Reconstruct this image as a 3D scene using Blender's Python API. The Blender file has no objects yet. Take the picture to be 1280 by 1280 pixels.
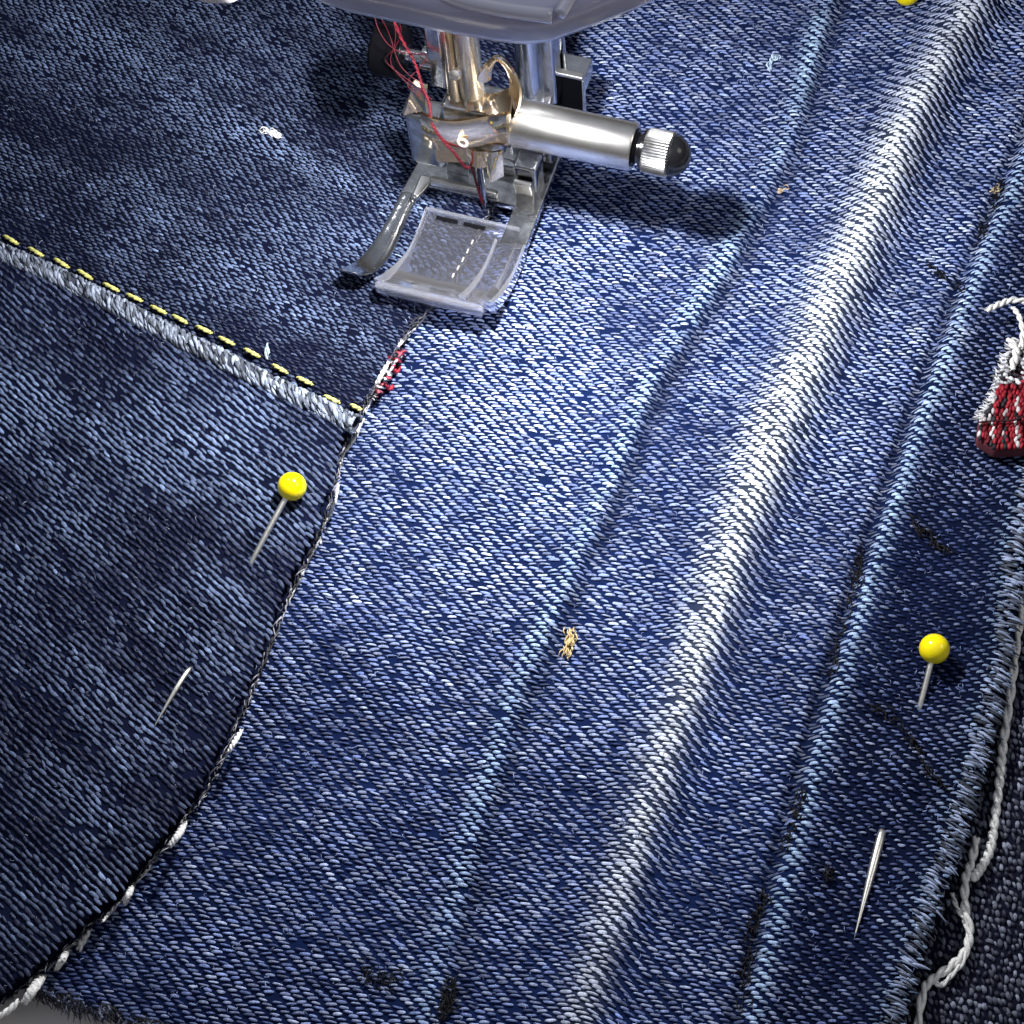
import bpy, math, random
import numpy as np
from mathutils import Vector, Matrix
rng = np.random.default_rng(7); random.seed(7)
SC = bpy.context.scene; COL = SC.collection

# ------------------------------------------------------------------ camera (1 unit = 1 cm)
SC.unit_settings.scale_length = 0.01
EL, ROLL, DIST, FOV = math.radians(62), math.radians(8), 20.0, math.radians(29.4)
fwd = np.array([0, math.cos(EL), -math.sin(EL)]); r0 = np.array([1., 0, 0]); u0 = np.cross(r0, fwd)
rt = r0*math.cos(ROLL) - u0*math.sin(ROLL); up = np.cross(rt, fwd)
CAM = -fwd*DIST; FPX = 640/math.tan(FOV/2)
cd = bpy.data.cameras.new('camera'); cam = bpy.data.objects.new('camera', cd); COL.objects.link(cam)
cd.angle = FOV; cd.clip_start = 0.1; cd.clip_end = 500
cam.matrix_world = Matrix(((rt[0], up[0], -fwd[0], CAM[0]), (rt[1], up[1], -fwd[1], CAM[1]), (rt[2], up[2], -fwd[2], CAM[2]), (0, 0, 0, 1)))
SC.camera = cam
# ------------------------------------------------------------------ world, lamps, exposure
w = bpy.data.worlds.new('World'); SC.world = w; w.use_nodes = True
nt = w.node_tree; bg = nt.nodes['Background']
tc = nt.nodes.new('ShaderNodeTexCoord'); sx = nt.nodes.new('ShaderNodeSeparateXYZ'); cr = nt.nodes.new('ShaderNodeValToRGB')
nt.links.new(tc.outputs['Generated'], sx.inputs[0]); nt.links.new(sx.outputs['Z'], cr.inputs[0]); nt.links.new(cr.outputs[0], bg.inputs[0])
cr.color_ramp.elements[0].color = (.10, .085, .07, 1); cr.color_ramp.elements[0].position = 0
cr.color_ramp.elements[1].color = (.42, .46, .55, 1); cr.color_ramp.elements[1].position = 1
bg.inputs[1].default_value = .7
SC.view_settings.view_transform = 'Standard'; SC.view_settings.look = 'None'
SC.view_settings.exposure = 0; SC.view_settings.gamma = 1
PHI = math.radians(25)
EX = np.array([math.cos(PHI), -math.sin(PHI), 0]); EY = np.array([math.sin(PHI), math.cos(PHI), 0])

def W(px, py, z=0.):
    d = fwd + rt*((px-640)/FPX) - up*((py-640)/FPX)
    return CAM + d*((z-CAM[2])/d[2])
def Wn(a, z=0.): return np.array([W(x, y, z) for x, y in a])
NEED = W(607, 268)
def G(x, y, z): return NEED + EX*x + EY*y + np.array([0, 0, z])

def area(name, loc, target, size, power, col):
    l = bpy.data.lights.new(name, 'AREA'); l.size = size; l.energy = power; l.color = col
    o = bpy.data.objects.new(name, l); COL.objects.link(o); o.location = Vector(loc)
    o.rotation_euler = (Vector(target)-Vector(loc)).to_track_quat('-Z', 'Y').to_euler(); return o
area('machine_lamp', G(1.1, -1.5, 5.75), G(.6, -2.6, 0), .5, 1260, (.985, .98, 1))
area('soft_fill_back', (-22, 40, 60), (0, 0, 0), 22, 7200, (.90, .94, 1))  # unseen panel added as soft fill and for highlights on the metal
area('soft_fill_right', (45, -8, 38), (2, 0, 0), 20, 3200, (1, .95, .88))  # unseen area light added as soft fill from the right

# ------------------------------------------------------------------ materials
def mat(name, base=(.5, .5, .5), rough=.5, metal=0., attr=None, noise=None, bump=None, **kw):
    m = bpy.data.materials.new(name); m.use_nodes = True; t = m.node_tree; b = t.nodes['Principled BSDF']
    b.inputs['Base Color'].default_value = (*base, 1); b.inputs['Roughness'].default_value = rough; b.inputs['Metallic'].default_value = metal
    for k, v in kw.items(): b.inputs[k.replace('_', ' ')].default_value = v
    src = None
    co = t.nodes.new('ShaderNodeTexCoord')
    if attr:
        a = t.nodes.new('ShaderNodeAttribute'); a.attribute_name = attr; src = a.outputs['Color']; t.links.new(src, b.inputs['Base Color'])
    if noise:
        sc, lo, hi = noise
        n = t.nodes.new('ShaderNodeTexNoise'); n.inputs['Scale'].default_value = sc; n.inputs['Detail'].default_value = 5
        t.links.new(co.outputs['Object'], n.inputs['Vector'])
        mr = t.nodes.new('ShaderNodeMapRange'); mr.inputs[1].default_value = .3; mr.inputs[2].default_value = .7
        mr.inputs[3].default_value = lo; mr.inputs[4].default_value = hi
        t.links.new(n.outputs['Fac'], mr.inputs[0])
        mx = t.nodes.new('ShaderNodeMix'); mx.data_type = 'RGBA'; mx.blend_type = 'MULTIPLY'; mx.inputs[0].default_value = 1
        if src: t.links.new(src, mx.inputs[6])
        else: mx.inputs[6].default_value = (*base, 1)
        t.links.new(mr.outputs[0], mx.inputs[7]); t.links.new(mx.outputs[2], b.inputs['Base Color'])
    if bump:
        sc, st, dist = bump
        n = t.nodes.new('ShaderNodeTexNoise'); n.inputs['Scale'].default_value = sc; n.inputs['Detail'].default_value = 4
        t.links.new(co.outputs['Object'], n.inputs['Vector'])
        bp = t.nodes.new('ShaderNodeBump'); bp.inputs['Strength'].default_value = st; bp.inputs['Distance'].default_value = dist
        t.links.new(n.outputs['Fac'], bp.inputs['Height']); t.links.new(bp.outputs[0], b.inputs['Normal'])
    return m
M = dict(
    ground=mat('denim_ground', attr='col', rough=.95, bump=(60, .6, .02), Specular_IOR_Level=.08),
    yarn=mat('denim_yarn', attr='col', rough=.62, noise=(38, .55, 1.35), bump=(90, .5, .01), Specular_IOR_Level=.35),
    thread=mat('thread', attr='col', rough=.6, noise=(30, .75, 1.1), bump=(70, .6, .01), Specular_IOR_Level=.25),
    chrome=mat('chrome', (.62, .63, .65), .13, 1, noise=(5, .8, 1.1), bump=(9, .25, .02)),
    steel=mat('satin_nickel', (.72, .70, .66), .27, 1, noise=(4, .85, 1.08), bump=(50, .08, .005)),
    dsteel=mat('foot_steel', (.62, .62, .61), .14, 1, noise=(7, .6, 1.3), bump=(25, .2, .01)),
    warm=mat('warm_reflection_steel', (.82, .66, .46), .12, 1, noise=(2.2, .88, 1.08), bump=(1.6, .25, .03)),  # warm reflections of the surroundings put into the base colour
    knurl=mat('knurled_steel', (.45, .45, .45), .3, 1, noise=(20, .7, 1.1)),
    matte=mat('matte_black_plastic', (.002, .002, .003), .45, Specular_IOR_Level=.04),
    black=mat('black_plastic', (.004, .004, .005), .17, bump=(20, .1, .01)),
    clear=mat('clear_plastic', (.90, .91, 1.), .06, bump=(14, .2, .01), Transmission_Weight=.96, IOR=1.22, Coat_Weight=.4),
    frost=mat('polished_plastic_edge', (.84, .86, .95), .10, Transmission_Weight=.88, IOR=1.4, Coat_Weight=.5),
    smoke=mat('smoky_plastic', (.46, .46, .60), .16, noise=(1.5, .85, 1.1), Transmission_Weight=.25, IOR=1.45, Coat_Weight=.3),
    ridge=mat('smoky_plastic_edge', (.62, .62, .74), .2, Transmission_Weight=.2, Coat_Weight=.4),
    head=mat('yellow_pin_head', (.88, .72, .0), .14, noise=(9, .93, 1.04), Subsurface_Weight=.15, Subsurface_Radius=(.05, .04, .01), Coat_Weight=.3),
    pin=mat('pin_steel', (.86, .83, .74), .34, 1, noise=(20, .8, 1.1)),
    bed=mat('machine_bed_plastic', (.85, .78, .72), .45, noise=(3, .9, 1.05)),
    mark=mat('engraved_mark', (.66, .60, .52), .5, .3),
)
# ------------------------------------------------------------------ mesh helpers
def mesh_obj(name, V, Fq, m, parent=None, col=None, smooth=True):
    me = bpy.data.meshes.new(name); V = np.ascontiguousarray(V, dtype=np.float32); Fq = np.ascontiguousarray(Fq, dtype=np.int32)
    k = Fq.shape[1]; me.vertices.add(len(V)); me.vertices.foreach_set('co', V.ravel())
    me.loops.add(Fq.size); me.loops.foreach_set('vertex_index', Fq.ravel())
    me.polygons.add(len(Fq)); me.polygons.foreach_set('loop_start', np.arange(len(Fq), dtype=np.int32)*k)
    me.polygons.foreach_set('loop_total', np.full(len(Fq), k, dtype=np.int32))
    me.update(calc_edges=True)
    me.polygons.foreach_set('use_smooth', np.full(len(Fq), smooth))
    if col is not None:
        a = me.color_attributes.new('col', 'FLOAT_COLOR', 'POINT')
        c = np.ones((len(V), 4), dtype=np.float32); c[:, :3] = col; a.data.foreach_set('color', c.ravel())
    me.materials.append(m); me.validate()
    o = bpy.data.objects.new(name, me); COL.objects.link(o)
    if parent: o.parent = parent
    return o
def pyobj(name, verts, faces, m, parent=None, smooth=False, bevel=0, seg=2, subsurf=0):
    me = bpy.data.meshes.new(name); me.from_pydata([tuple(map(float, v)) for v in verts], [], faces); me.update()
    me.materials.append(m)
    for p in me.polygons: p.use_smooth = smooth or bevel > 0
    o = bpy.data.objects.new(name, me); COL.objects.link(o)
    if parent: o.parent = parent
    if bevel:
        b = o.modifiers.new('b', 'BEVEL'); b.width = bevel; b.segments = seg; b.limit_method = 'ANGLE'; b.angle_limit = .6; b.harden_normals = False
        wn = o.modifiers.new('w', 'WEIGHTED_NORMAL'); wn.keep_sharp = True
    if subsurf:
        s = o.modifiers.new('s', 'SUBSURF'); s.levels = s.render_levels = subsurf
    return o
def tag(o, label=None, cat=None, group=None, kind=None):
    if label: o['label'] = label
    if cat: o['category'] = cat
    if group: o['group'] = group
    if kind: o['kind'] = kind
    return o
def empty(name, loc, rz=0.):
    o = bpy.data.objects.new(name, None); COL.objects.link(o); o.location = Vector(loc); o.rotation_euler = (0, 0, rz); return o
def box(name, x0, x1, y0, y1, z0, z1, m, parent, bevel=.02, rot=None):
    V = np.array([(x, y, z) for z in (z0, z1) for y in (y0, y1) for x in (x0, x1)], float)
    if rot is not None:
        c = V.mean(0); V = (V-c) @ np.array(Matrix.Rotation(rot[0], 3, rot[1])).T + c
    return pyobj(name, V, [(0, 2, 3, 1), (4, 5, 7, 6), (0, 1, 5, 4), (2, 6, 7, 3), (0, 4, 6, 2), (1, 3, 7, 5)], m, parent, bevel=bevel)
def prism(name, pts, z0, z1, m, parent, bevel=.02):
    n = len(pts); V = [(x, y, z0) for x, y in pts]+[(x, y, z1) for x, y in pts]
    Fs = [tuple(range(n))[::-1], tuple(range(n, 2*n))]+[(i, (i+1) % n, n+(i+1) % n, n+i) for i in range(n)]
    return pyobj(name, V, Fs, m, parent, bevel=bevel)
def frames(P):
    P = np.asarray(P, float); T = np.gradient(P, axis=0); T /= np.linalg.norm(T, axis=1)[:, None]+1e-9
    ref = np.array([0, 0, 1.]) if abs(T[:, 2]).mean() < .8 else np.array([0, 1., 0])
    S = np.cross(T, ref); S /= np.linalg.norm(S, axis=1)[:, None]+1e-9; return T, S, np.cross(S, T)
def catmull(P, n):
    P = np.asarray(P, float)
    if len(P) < 3: return np.linspace(P[0], P[-1], n)
    Q = np.vstack([2*P[0]-P[1], P, 2*P[-1]-P[-2]]); out = []
    for t in np.linspace(0, len(P)-1-1e-6, n):
        i = int(t); u = t-i; a, b, c, d = Q[i:i+4]
        out.append(.5*((2*b)+(-a+c)*u+(2*a-5*b+4*c-d)*u*u+(-a+3*b-3*c+d)*u**3))
    return np.array(out)
def tube_arrays(P, R, k=8):
    P = np.asarray(P, float); n = len(P); R = np.broadcast_to(R, (n,)); T, S, U = frames(P)
    a = np.linspace(0, 2*np.pi, k, endpoint=False)
    V = P[:, None]+R[:, None, None]*(np.cos(a)[None, :, None]*S[:, None]+np.sin(a)[None, :, None]*U[:, None])
    V = V.reshape(-1, 3); i, j = np.meshgrid(np.arange(n-1), np.arange(k), indexing='ij')
    F = np.stack([i*k+j, i*k+(j+1) % k, (i+1)*k+(j+1) % k, (i+1)*k+j], -1).reshape(-1, 4)
    caps = []
    V = np.vstack([V, P[0], P[-1]]); c0, c1 = n*k, n*k+1
    for j in range(k): caps.append((c0, c0, (j+1) % k, j)); caps.append((c1, c1, (n-1)*k+j, (n-1)*k+(j+1) % k))
    return V, F, caps
def tube(name, P, R, m, parent=None, k=12, col=None):
    V, F, caps = tube_arrays(P, R, k)
    faces = [tuple(f) for f in F]+[tuple(c[1:]) for c in caps]
    me = bpy.data.meshes.new(name); me.from_pydata(V.tolist(), [], faces); me.update(); me.materials.append(m)
    for p in me.polygons: p.use_smooth = True
    if col is not None:
        a = me.color_attributes.new('col', 'FLOAT_COLOR', 'POINT'); a.data.foreach_set('color', np.tile([*col, 1.], len(V)).astype(np.float32))
    o = bpy.data.objects.new(name, me); COL.objects.link(o)
    if parent: o.parent = parent
    return o
def lathe(name, prof, axis0, axis1, m, parent, k=32, rfun=None):
    """prof: (t along axis in cm, radius)"""
    a0 = np.array(axis0, float); d = np.array(axis1, float)-a0; d /= np.linalg.norm(d)
    s = np.cross(d, [0, 0, 1.]) if abs(d[2]) < .9 else np.cross(d, [0, 1., 0]); s /= np.linalg.norm(s); u = np.cross(d, s)
    V = []; 
    for q, (t, r) in enumerate(prof):
        for j in range(k):
            a = 2*math.pi*j/k; rr = r*(rfun(q, j) if rfun else 1)
            V.append(a0+d*t+rr*(math.cos(a)*s+math.sin(a)*u))
    F = [(i*k+j, i*k+(j+1) % k, (i+1)*k+(j+1) % k, (i+1)*k+j) for i in range(len(prof)-1) for j in range(k)]
    F.append(tuple(range(k))[::-1]); F.append(tuple((len(prof)-1)*k+j for j in range(k)))
    o = pyobj(name, V, F, m, parent); me = o.data
    for p in me.polygons: p.use_smooth = True
    es = o.modifiers.new('e', 'EDGE_SPLIT'); es.split_angle = math.radians(40)
    return o

# ------------------------------------------------------------------ cloth: lines on the plane, heights
def proj0(X, Y):
    """plane point -> photo pixel of that plane point (used only to look up which cloth lies there)"""
    v = np.stack([X-CAM[0], Y-CAM[1], np.full_like(X, -CAM[2])], -1); dz = v @ fwd
    return 640+FPX*(v @ rt)/dz, 640-FPX*(v @ up)/dz
def sdist(line, X, Y):
    """signed distance (cm) to a world polyline (+ on its right when walking along it) and arc position"""
    L = line[:, :2]; best = np.full(X.shape, 1e9); sg = np.zeros(X.shape); arc = np.zeros(X.shape); s0 = 0
    for a, b in zip(L[:-1], L[1:]):
        d = b-a; ln = np.linalg.norm(d); t = np.clip(((X-a[0])*d[0]+(Y-a[1])*d[1])/ln**2, 0, 1)
        qx, qy = X-(a[0]+t*d[0]), Y-(a[1]+t*d[1]); r = np.hypot(qx, qy); m_ = r < best
        best[m_] = r[m_]; cr_ = (d[0]*qy-d[1]*qx); sg[m_] = -np.sign(cr_)[m_]; arc[m_] = (s0+t*ln)[m_]; s0 += ln
    return best*np.where(sg == 0, 1, sg), arc
def vnoise(X, Y, s, seed=0):
    """smooth value noise 0..1 with feature size s cm"""
    r = np.random.default_rng(1000+seed).random((64, 64)); x = X/s+31.3; y = Y/s+17.7
    i = np.floor(x).astype(int); j = np.floor(y).astype(int); u = x-i; v = y-j; u = u*u*(3-2*u); v = v*v*(3-2*v)
    g = lambda a, b: r[a % 64, b % 64]
    return (g(i, j)*(1-u)+g(i+1, j)*u)*(1-v)+(g(i, j+1)*(1-u)+g(i+1, j+1)*u)*v
def fbm(X, Y, s, seed=0): return .5*vnoise(X, Y, s, seed)+.3*vnoise(X, Y, s*.5, seed+1)+.2*vnoise(X, Y, s*.25, seed+2)

# all walked from the top of the picture to the bottom: + is then the LEFT of the picture, so flip the sign below
SEAM = Wn([(800, -160), (742, 0), (700, 100), (650, 200), (600, 300), (545, 385), (517, 412), (490, 455), (468, 495), (447, 535), (429, 575), (420, 620), (400, 680), (362, 750), (337, 815), (312, 880), (262, 985), (215, 1052), (150, 1128), (100, 1175), (50, 1225), (-30, 1285), (-160, 1390)])
R1 = Wn([(1290, -160), (1218, 0), (1163, 100), (1120, 190), (1086, 280), (1047, 370), (988, 500), (955, 580), (926, 655), (888, 770), (853, 880), (822, 965), (772, 1120), (733, 1245), (690, 1400)], .28)
R2 = Wn([(1085, -160), (1035, 10), (985, 180), (900, 340), (815, 480), (745, 650), (650, 860), (598, 1020), (548, 1230), (510, 1420)], .06)
R3 = Wn([(1400, -160), (1300, 150), (1205, 380), (1150, 530), (1088, 720), (1035, 900), (985, 1080), (938, 1270), (905, 1420)], .08)
R4 = Wn([(1170, -60), (1200, 5), (1225, 36), (1262, 52), (1330, 66), (1420, 75)])
EDGE = Wn([(1420, 300), (1320, 520), (1283, 690), (1268, 820), (1238, 940), (1202, 1060), (1155, 1190), (1128, 1290), (1090, 1430)])
POCK = Wn([(-200, 215), (-60, 288), (0, 318), (100, 362), (200, 415), (300, 467), (380, 505), (446, 536)], .23)
BEND1 = Wn([(-200, 110), (0, 215), (130, 270), (280, 300), (370, 350), (440, 430)])
def sd(line, X, Y): d, a = sdist(line, X, Y); return -d, a    # + = picture right / below
g = lambda d, s: np.exp(-(d/s)**2)
def pucker(X, Y):
    z = 0
    for q, h in ((W(278, 767), .09), (W(1126, 960), .08)): z = z+h*np.exp(-((X-q[0])**2+(Y-q[1])**2)/.30**2)
    for q in (W(318, 698), W(234, 838), W(1151, 880), W(1100, 1046)): z = z-.035*np.exp(-((X-q[0])**2+(Y-q[1])**2)/.10**2)
    return z
def z_patch(X, Y):
    d1, a1 = sd(R1, X, Y); d2, _ = sd(R2, X, Y); d3, _ = sd(R3, X, Y); ds, _ = sd(SEAM, X, Y); de, _ = sd(EDGE, X, Y)
    h = np.interp(a1, [0, 3, 7, 11, 16], [.42, .36, .26, .17, .12])
    z = h*np.where(d1 < 0, g(d1, .42), g(d1, .30))
    z += .055*np.where(d2 < 0, g(d2, .22), g(d2, .09)) - .03*g(d2-.15, .07)
    d4, _ = sd(R4, X, Y); z += .06*np.where(d4 > 0, g(d4, .25), g(d4, .14))*np.clip((proj0(X, Y)[0]-1190)/40, 0, 1)
    z += .09*np.where(d3 > 0, g(d3, .30), g(d3, .09)) - .07*g(d3+.15, .06)
    z += .26*(fbm(X, Y, 2.6, 5)-.5)+.07*(fbm(X, Y, .9, 9)-.5)+pucker(X, Y)
    z += .10*g(de+.1, .3) - .05*g(ds-.05, .2)
    return z-.03
def z_leg(X, Y):
    ds, _ = sd(SEAM, X, Y)
    z = .08+.26*(fbm(X, Y, 2.4, 15)-.5)+.06*(fbm(X, Y, .8, 19)-.5)+pucker(X, Y)
    ds, _ = sd(SEAM, X, Y); return z - .03*g(ds+.05, .15)
z_leg_raw = z_leg
def z_flap(X, Y):
    dp, _ = sdist(POCK, X, Y); db, _ = sdist(BEND1, X, Y)
    return z_leg_raw(X, Y)+.19+.12*g(db, .28)-.07*g(db+.5, .3)+.03*g(dp, .2)
def z_under(X, Y): return -.30+.12*(fbm(X, Y, 2, 25)-.5)

XMIN, XMAX, YMIN, YMAX = -7.6, 8.4, -7.6, 9.8
def gridded(fn, st=.032):
    xs = np.arange(XMIN-1, XMAX+1, st); ys = np.arange(YMIN-1, YMAX+1, st); GX, GY = np.meshgrid(xs, ys, indexing='ij'); A = fn(GX, GY)
    def f_(X, Y):
        u = np.clip((X-xs[0])/st, 0, len(xs)-1.001); v = np.clip((Y-ys[0])/st, 0, len(ys)-1.001); i = u.astype(int); j = v.astype(int); u = u-i; v = v-j
        return (A[i, j]*(1-u)+A[i+1, j]*u)*(1-v)+(A[i, j+1]*(1-u)+A[i+1, j+1]*u)*v
    return f_
z_patch, z_leg, z_under = gridded(z_patch), gridded(lambda X, Y: z_leg_raw(X, Y)-.10*g(sdist(POCK, X, Y)[0]+.10, .13), .05), gridded(z_under, .05); z_flap = gridded(z_flap, .04)
def region(kind, X, Y):
    ds, _ = sd(SEAM, X, Y); de, _ = sd(EDGE, X, Y); px, py = proj0(X, Y)
    if kind == 'patch':
        low = py > 1238+.32*(px-60)+6*np.sin(px*.13)          # cut lower edge at the bottom left corner
        return (ds > -.12) & ((de < 0) | (py < 560)) & ~(low & (px < 260))
    if kind == 'leg': return (ds < .01)
    if kind == 'flap':
        dp, _ = sdist(POCK, X, Y); return (ds < .0) & (dp > 0)
    return (de > -1.2) & (py > 300)

def cloth(name, kind, zf, colf, parent, step=.04):
    xs = np.arange(XMIN, XMAX, step); ys = np.arange(YMIN, YMAX, step); X, Y = np.meshgrid(xs, ys, indexing='ij')
    Z = zf(X, Y)-.012; m_ = region(kind, X, Y); nx, ny = X.shape
    V = np.stack([X, Y, Z], -1).reshape(-1, 3); idx = np.arange(nx*ny).reshape(nx, ny)
    q = m_[:-1, :-1] & m_[1:, :-1] & m_[:-1, 1:] & m_[1:, 1:]
    F = np.stack([idx[:-1, :-1], idx[1:, :-1], idx[1:, 1:], idx[:-1, 1:]], -1)[q]
    use = np.unique(F); re = np.full(nx*ny, -1); re[use] = np.arange(len(use)); F = re[F]; V = V[use]
    n = len(V); D = V.copy(); D[:, 2] -= .05                                      # an underside gives the cloth its thickness
    e = np.sort(np.concatenate([F[:, [0, 1]], F[:, [1, 2]], F[:, [2, 3]], F[:, [3, 0]]]), axis=1)
    raw = np.concatenate([F[:, [0, 1]], F[:, [1, 2]], F[:, [2, 3]], F[:, [3, 0]]])
    key = e[:, 0].astype(np.int64)*n+e[:, 1]; _, inv, cnt = np.unique(key, return_inverse=True, return_counts=True)
    bd = raw[cnt[inv] == 1]; side = np.stack([bd[:, 1], bd[:, 0], bd[:, 0]+n, bd[:, 1]+n], -1)
    c = colf(V[:, 0], V[:, 1]); return mesh_obj(name, np.vstack([V, D]), np.vstack([F, F[:, ::-1]+n, side]), M['ground'], parent, np.vstack([c, c*.8]))

# float patch: 6 along x 3 across
UU = np.array([-1, -.72, -.25, .25, .72, 1.]); UW = np.array([.35, .85, 1., 1., .85, .35]); UH = np.array([-.9, .35, 1., 1., .35, -.9])
VV = np.array([-1., 0, 1.]); VH = np.array([-.75, 1., -.75])
def floats(name, C, DIR, LEN, WID, HGT, colr, zf, parent, m=None, kind='stuff'):
    """C centres (n,2) on the cloth; each float is a small domed strip that follows the cloth's height"""
    n = len(C); T = np.stack([np.cos(DIR), np.sin(DIR)], -1); S = np.stack([-T[:, 1], T[:, 0]], -1)
    bow = rng.normal(0, .10, n)*WID
    a = UU[None, :, None]*LEN[:, None, None]*.5; b = VV[None, None, :]*(UW[None, :, None]*WID[:, None, None]*.5)+(1-UU[None, :, None]**2)*bow[:, None, None]
    X = C[:, 0, None, None]+a*T[:, 0, None, None]+b*S[:, 0, None, None]; Y = C[:, 1, None, None]+a*T[:, 1, None, None]+b*S[:, 1, None, None]
    H = HGT[:, None, None]*(.5*UH[None, :, None]+.5*VH[None, None, :]+.12)
    Z = zf(X, Y)+H
    V = np.stack([X, Y, Z], -1).reshape(-1, 3)
    i, j = np.meshgrid(np.arange(5), np.arange(2), indexing='ij'); q = np.stack([i*3+j, (i+1)*3+j, (i+1)*3+j+1, i*3+j+1], -1).reshape(-1, 4)
    F = (np.arange(n)[:, None, None]*18+q[None]).reshape(-1, 4)
    return tag(mesh_obj(name, V, F, m or M['yarn'], parent, np.repeat(colr, 18, axis=0)), kind=kind)
def lattice(ang, P, R, S, warp=None):
    """twill lattice: float i of row j sits at i*P + j*S along, j*R across"""
    c, s = math.cos(ang), math.sin(ang); nI = int(30/P); nJ = int(30/R)
    i, j = np.meshgrid(np.arange(-nI//2, nI//2+1), np.arange(-nJ//2, nJ//2+1), indexing='ij'); i = i.ravel(); j = j.ravel()
    a = i*P+(j*S) % P; b = j*R
    X = a*c-b*s+.5; Y = a*s+b*c+1.
    k = (X > XMIN) & (X < XMAX) & (Y > YMIN) & (Y < YMAX); return X[k], Y[k]
def wdir(px, py, ang):
    """world heading of a picture direction (degrees below the horizontal, to the right)"""
    a = W(px, py); b = W(px+10*math.cos(math.radians(ang)), py+10*math.sin(math.radians(ang))); return math.atan2(b[1]-a[1], b[0]-a[0])
def mixc(lo, hi, t): t = np.clip(t, 0, 1)[:, None]; return np.array(lo)*(1-t)+np.array(hi)*t

# ------------------------------------------------------------------ machine bed under the cloth (setting)
bed = pyobj('machine_bed', [(-60, -60, -.5), (60, -60, -.5), (60, 60, -.5), (-60, 60, -.5)], [(0, 1, 2, 3)], M['bed']); tag(bed, kind='structure')

# ------------------------------------------------------------------ denim patch in the middle
patch = empty('denim_patch', W(760, 700)); tag(patch, 'bright blue denim panel with a long white faded fold, right of the seam', 'denim fabric')
leg = empty('jeans_leg', W(200, 700)); tag(leg, 'dark navy denim leg on the left with a corded pocket edge and yellow stitching', 'jeans')
under = empty('denim_layer', W(1250, 1200)); tag(under, 'almost black denim layer at the lower right beyond the loose white thread', 'denim fabric')
for o in (patch, leg, under): o.location = (0, 0, 0)

def wear_shade_patch(X, Y):
    d1, a1 = sd(R1, X, Y); d2, a2 = sd(R2, X, Y); d3, a3 = sd(R3, X, Y); de, _ = sd(EDGE, X, Y); px, py = proj0(X, Y)
    n = fbm(X, Y, .9, 40); n2 = fbm(X, Y, 2.2, 44)
    core = np.interp(a1, [0, 2, 4, 8, 12, 16], [.45, .72, .95, .92, .72, .6]); wd = np.interp(a1, [0, 4, 8, 12, 16], [.22, .30, .30, .22, .17])
    white = core*np.where(d1 < 0, g(d1, wd), g(d1, wd*.72))*(.35+.75*n+.55*vnoise(X, Y, .16, 56))
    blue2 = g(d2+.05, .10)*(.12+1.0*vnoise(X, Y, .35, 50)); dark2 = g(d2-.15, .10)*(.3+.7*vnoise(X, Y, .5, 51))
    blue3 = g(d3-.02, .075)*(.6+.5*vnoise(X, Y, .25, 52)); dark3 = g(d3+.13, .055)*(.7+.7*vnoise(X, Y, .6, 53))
    rightside = 1/(1+np.exp(-(d3-.15)*14))  # light falloff towards the right put into yarn and ground tone
    hem = g(de+.10, .16)*(.5+.7*vnoise(X, Y, .18, 54))
    return white, blue2+blue3, dark2+dark3, rightside, hem, n, n2
def ground_patch(X, Y):
    wh, bl, dk, rs, hem, n, n2 = wear_shade_patch(X, Y)
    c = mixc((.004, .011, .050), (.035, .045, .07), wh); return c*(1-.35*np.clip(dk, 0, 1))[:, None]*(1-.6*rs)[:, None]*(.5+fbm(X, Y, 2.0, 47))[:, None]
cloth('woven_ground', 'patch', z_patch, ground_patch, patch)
ang = wdir(760, 700, 7)
X, Y = lattice(ang, .134, .0385, -.0430)
# the rows waver a little, and lean over on the far side of the fold
off = .05*(fbm(X, Y, 1.3, 60)-.5); X = X+off*math.sin(-ang); Y = Y+off*2.2*math.cos(ang)
d1, _ = sd(R1, X, Y)
k = region('patch', X, Y) & (rng.random(len(X)) > .015); X, Y = X[k], Y[k]; n = len(X)
wh, bl, dk, rs, hem, nz, nz2 = wear_shade_patch(X, Y); d1, _ = sd(R1, X, Y); px, py = proj0(X, Y)
X += rng.normal(0, .006, n); Y += rng.normal(0, .003, n)
q0 = W(620, 470); lit_pool = np.exp(-((X-q0[0])**2+(Y-q0[1])**2)/4.6**2); t = .47+.20*lit_pool+.14*rng.normal(0, 1, n)+.5*(nz-.5)+.75*(nz2-.5)-.25*np.clip(dk, 0, 1.5)-.30*rs  # pool of lamp light put into the yarn tone, darker away from it
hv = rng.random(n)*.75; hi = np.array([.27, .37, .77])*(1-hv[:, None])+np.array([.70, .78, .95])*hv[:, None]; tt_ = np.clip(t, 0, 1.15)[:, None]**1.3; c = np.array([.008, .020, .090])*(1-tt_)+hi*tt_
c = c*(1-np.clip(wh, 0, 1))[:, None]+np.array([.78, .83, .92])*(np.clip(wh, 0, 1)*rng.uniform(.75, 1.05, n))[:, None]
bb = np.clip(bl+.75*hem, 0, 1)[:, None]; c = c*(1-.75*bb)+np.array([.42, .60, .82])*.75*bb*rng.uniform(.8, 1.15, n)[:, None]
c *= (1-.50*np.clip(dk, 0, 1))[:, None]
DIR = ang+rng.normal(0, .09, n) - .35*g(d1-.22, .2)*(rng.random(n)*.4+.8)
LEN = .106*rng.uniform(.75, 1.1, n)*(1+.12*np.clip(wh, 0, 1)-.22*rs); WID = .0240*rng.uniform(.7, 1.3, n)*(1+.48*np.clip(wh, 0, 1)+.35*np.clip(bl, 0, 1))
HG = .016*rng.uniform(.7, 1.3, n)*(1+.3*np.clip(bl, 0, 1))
floats('yarn_floats', np.stack([X, Y], -1), DIR, LEN, WID, HG, c, z_patch, patch)

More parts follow.
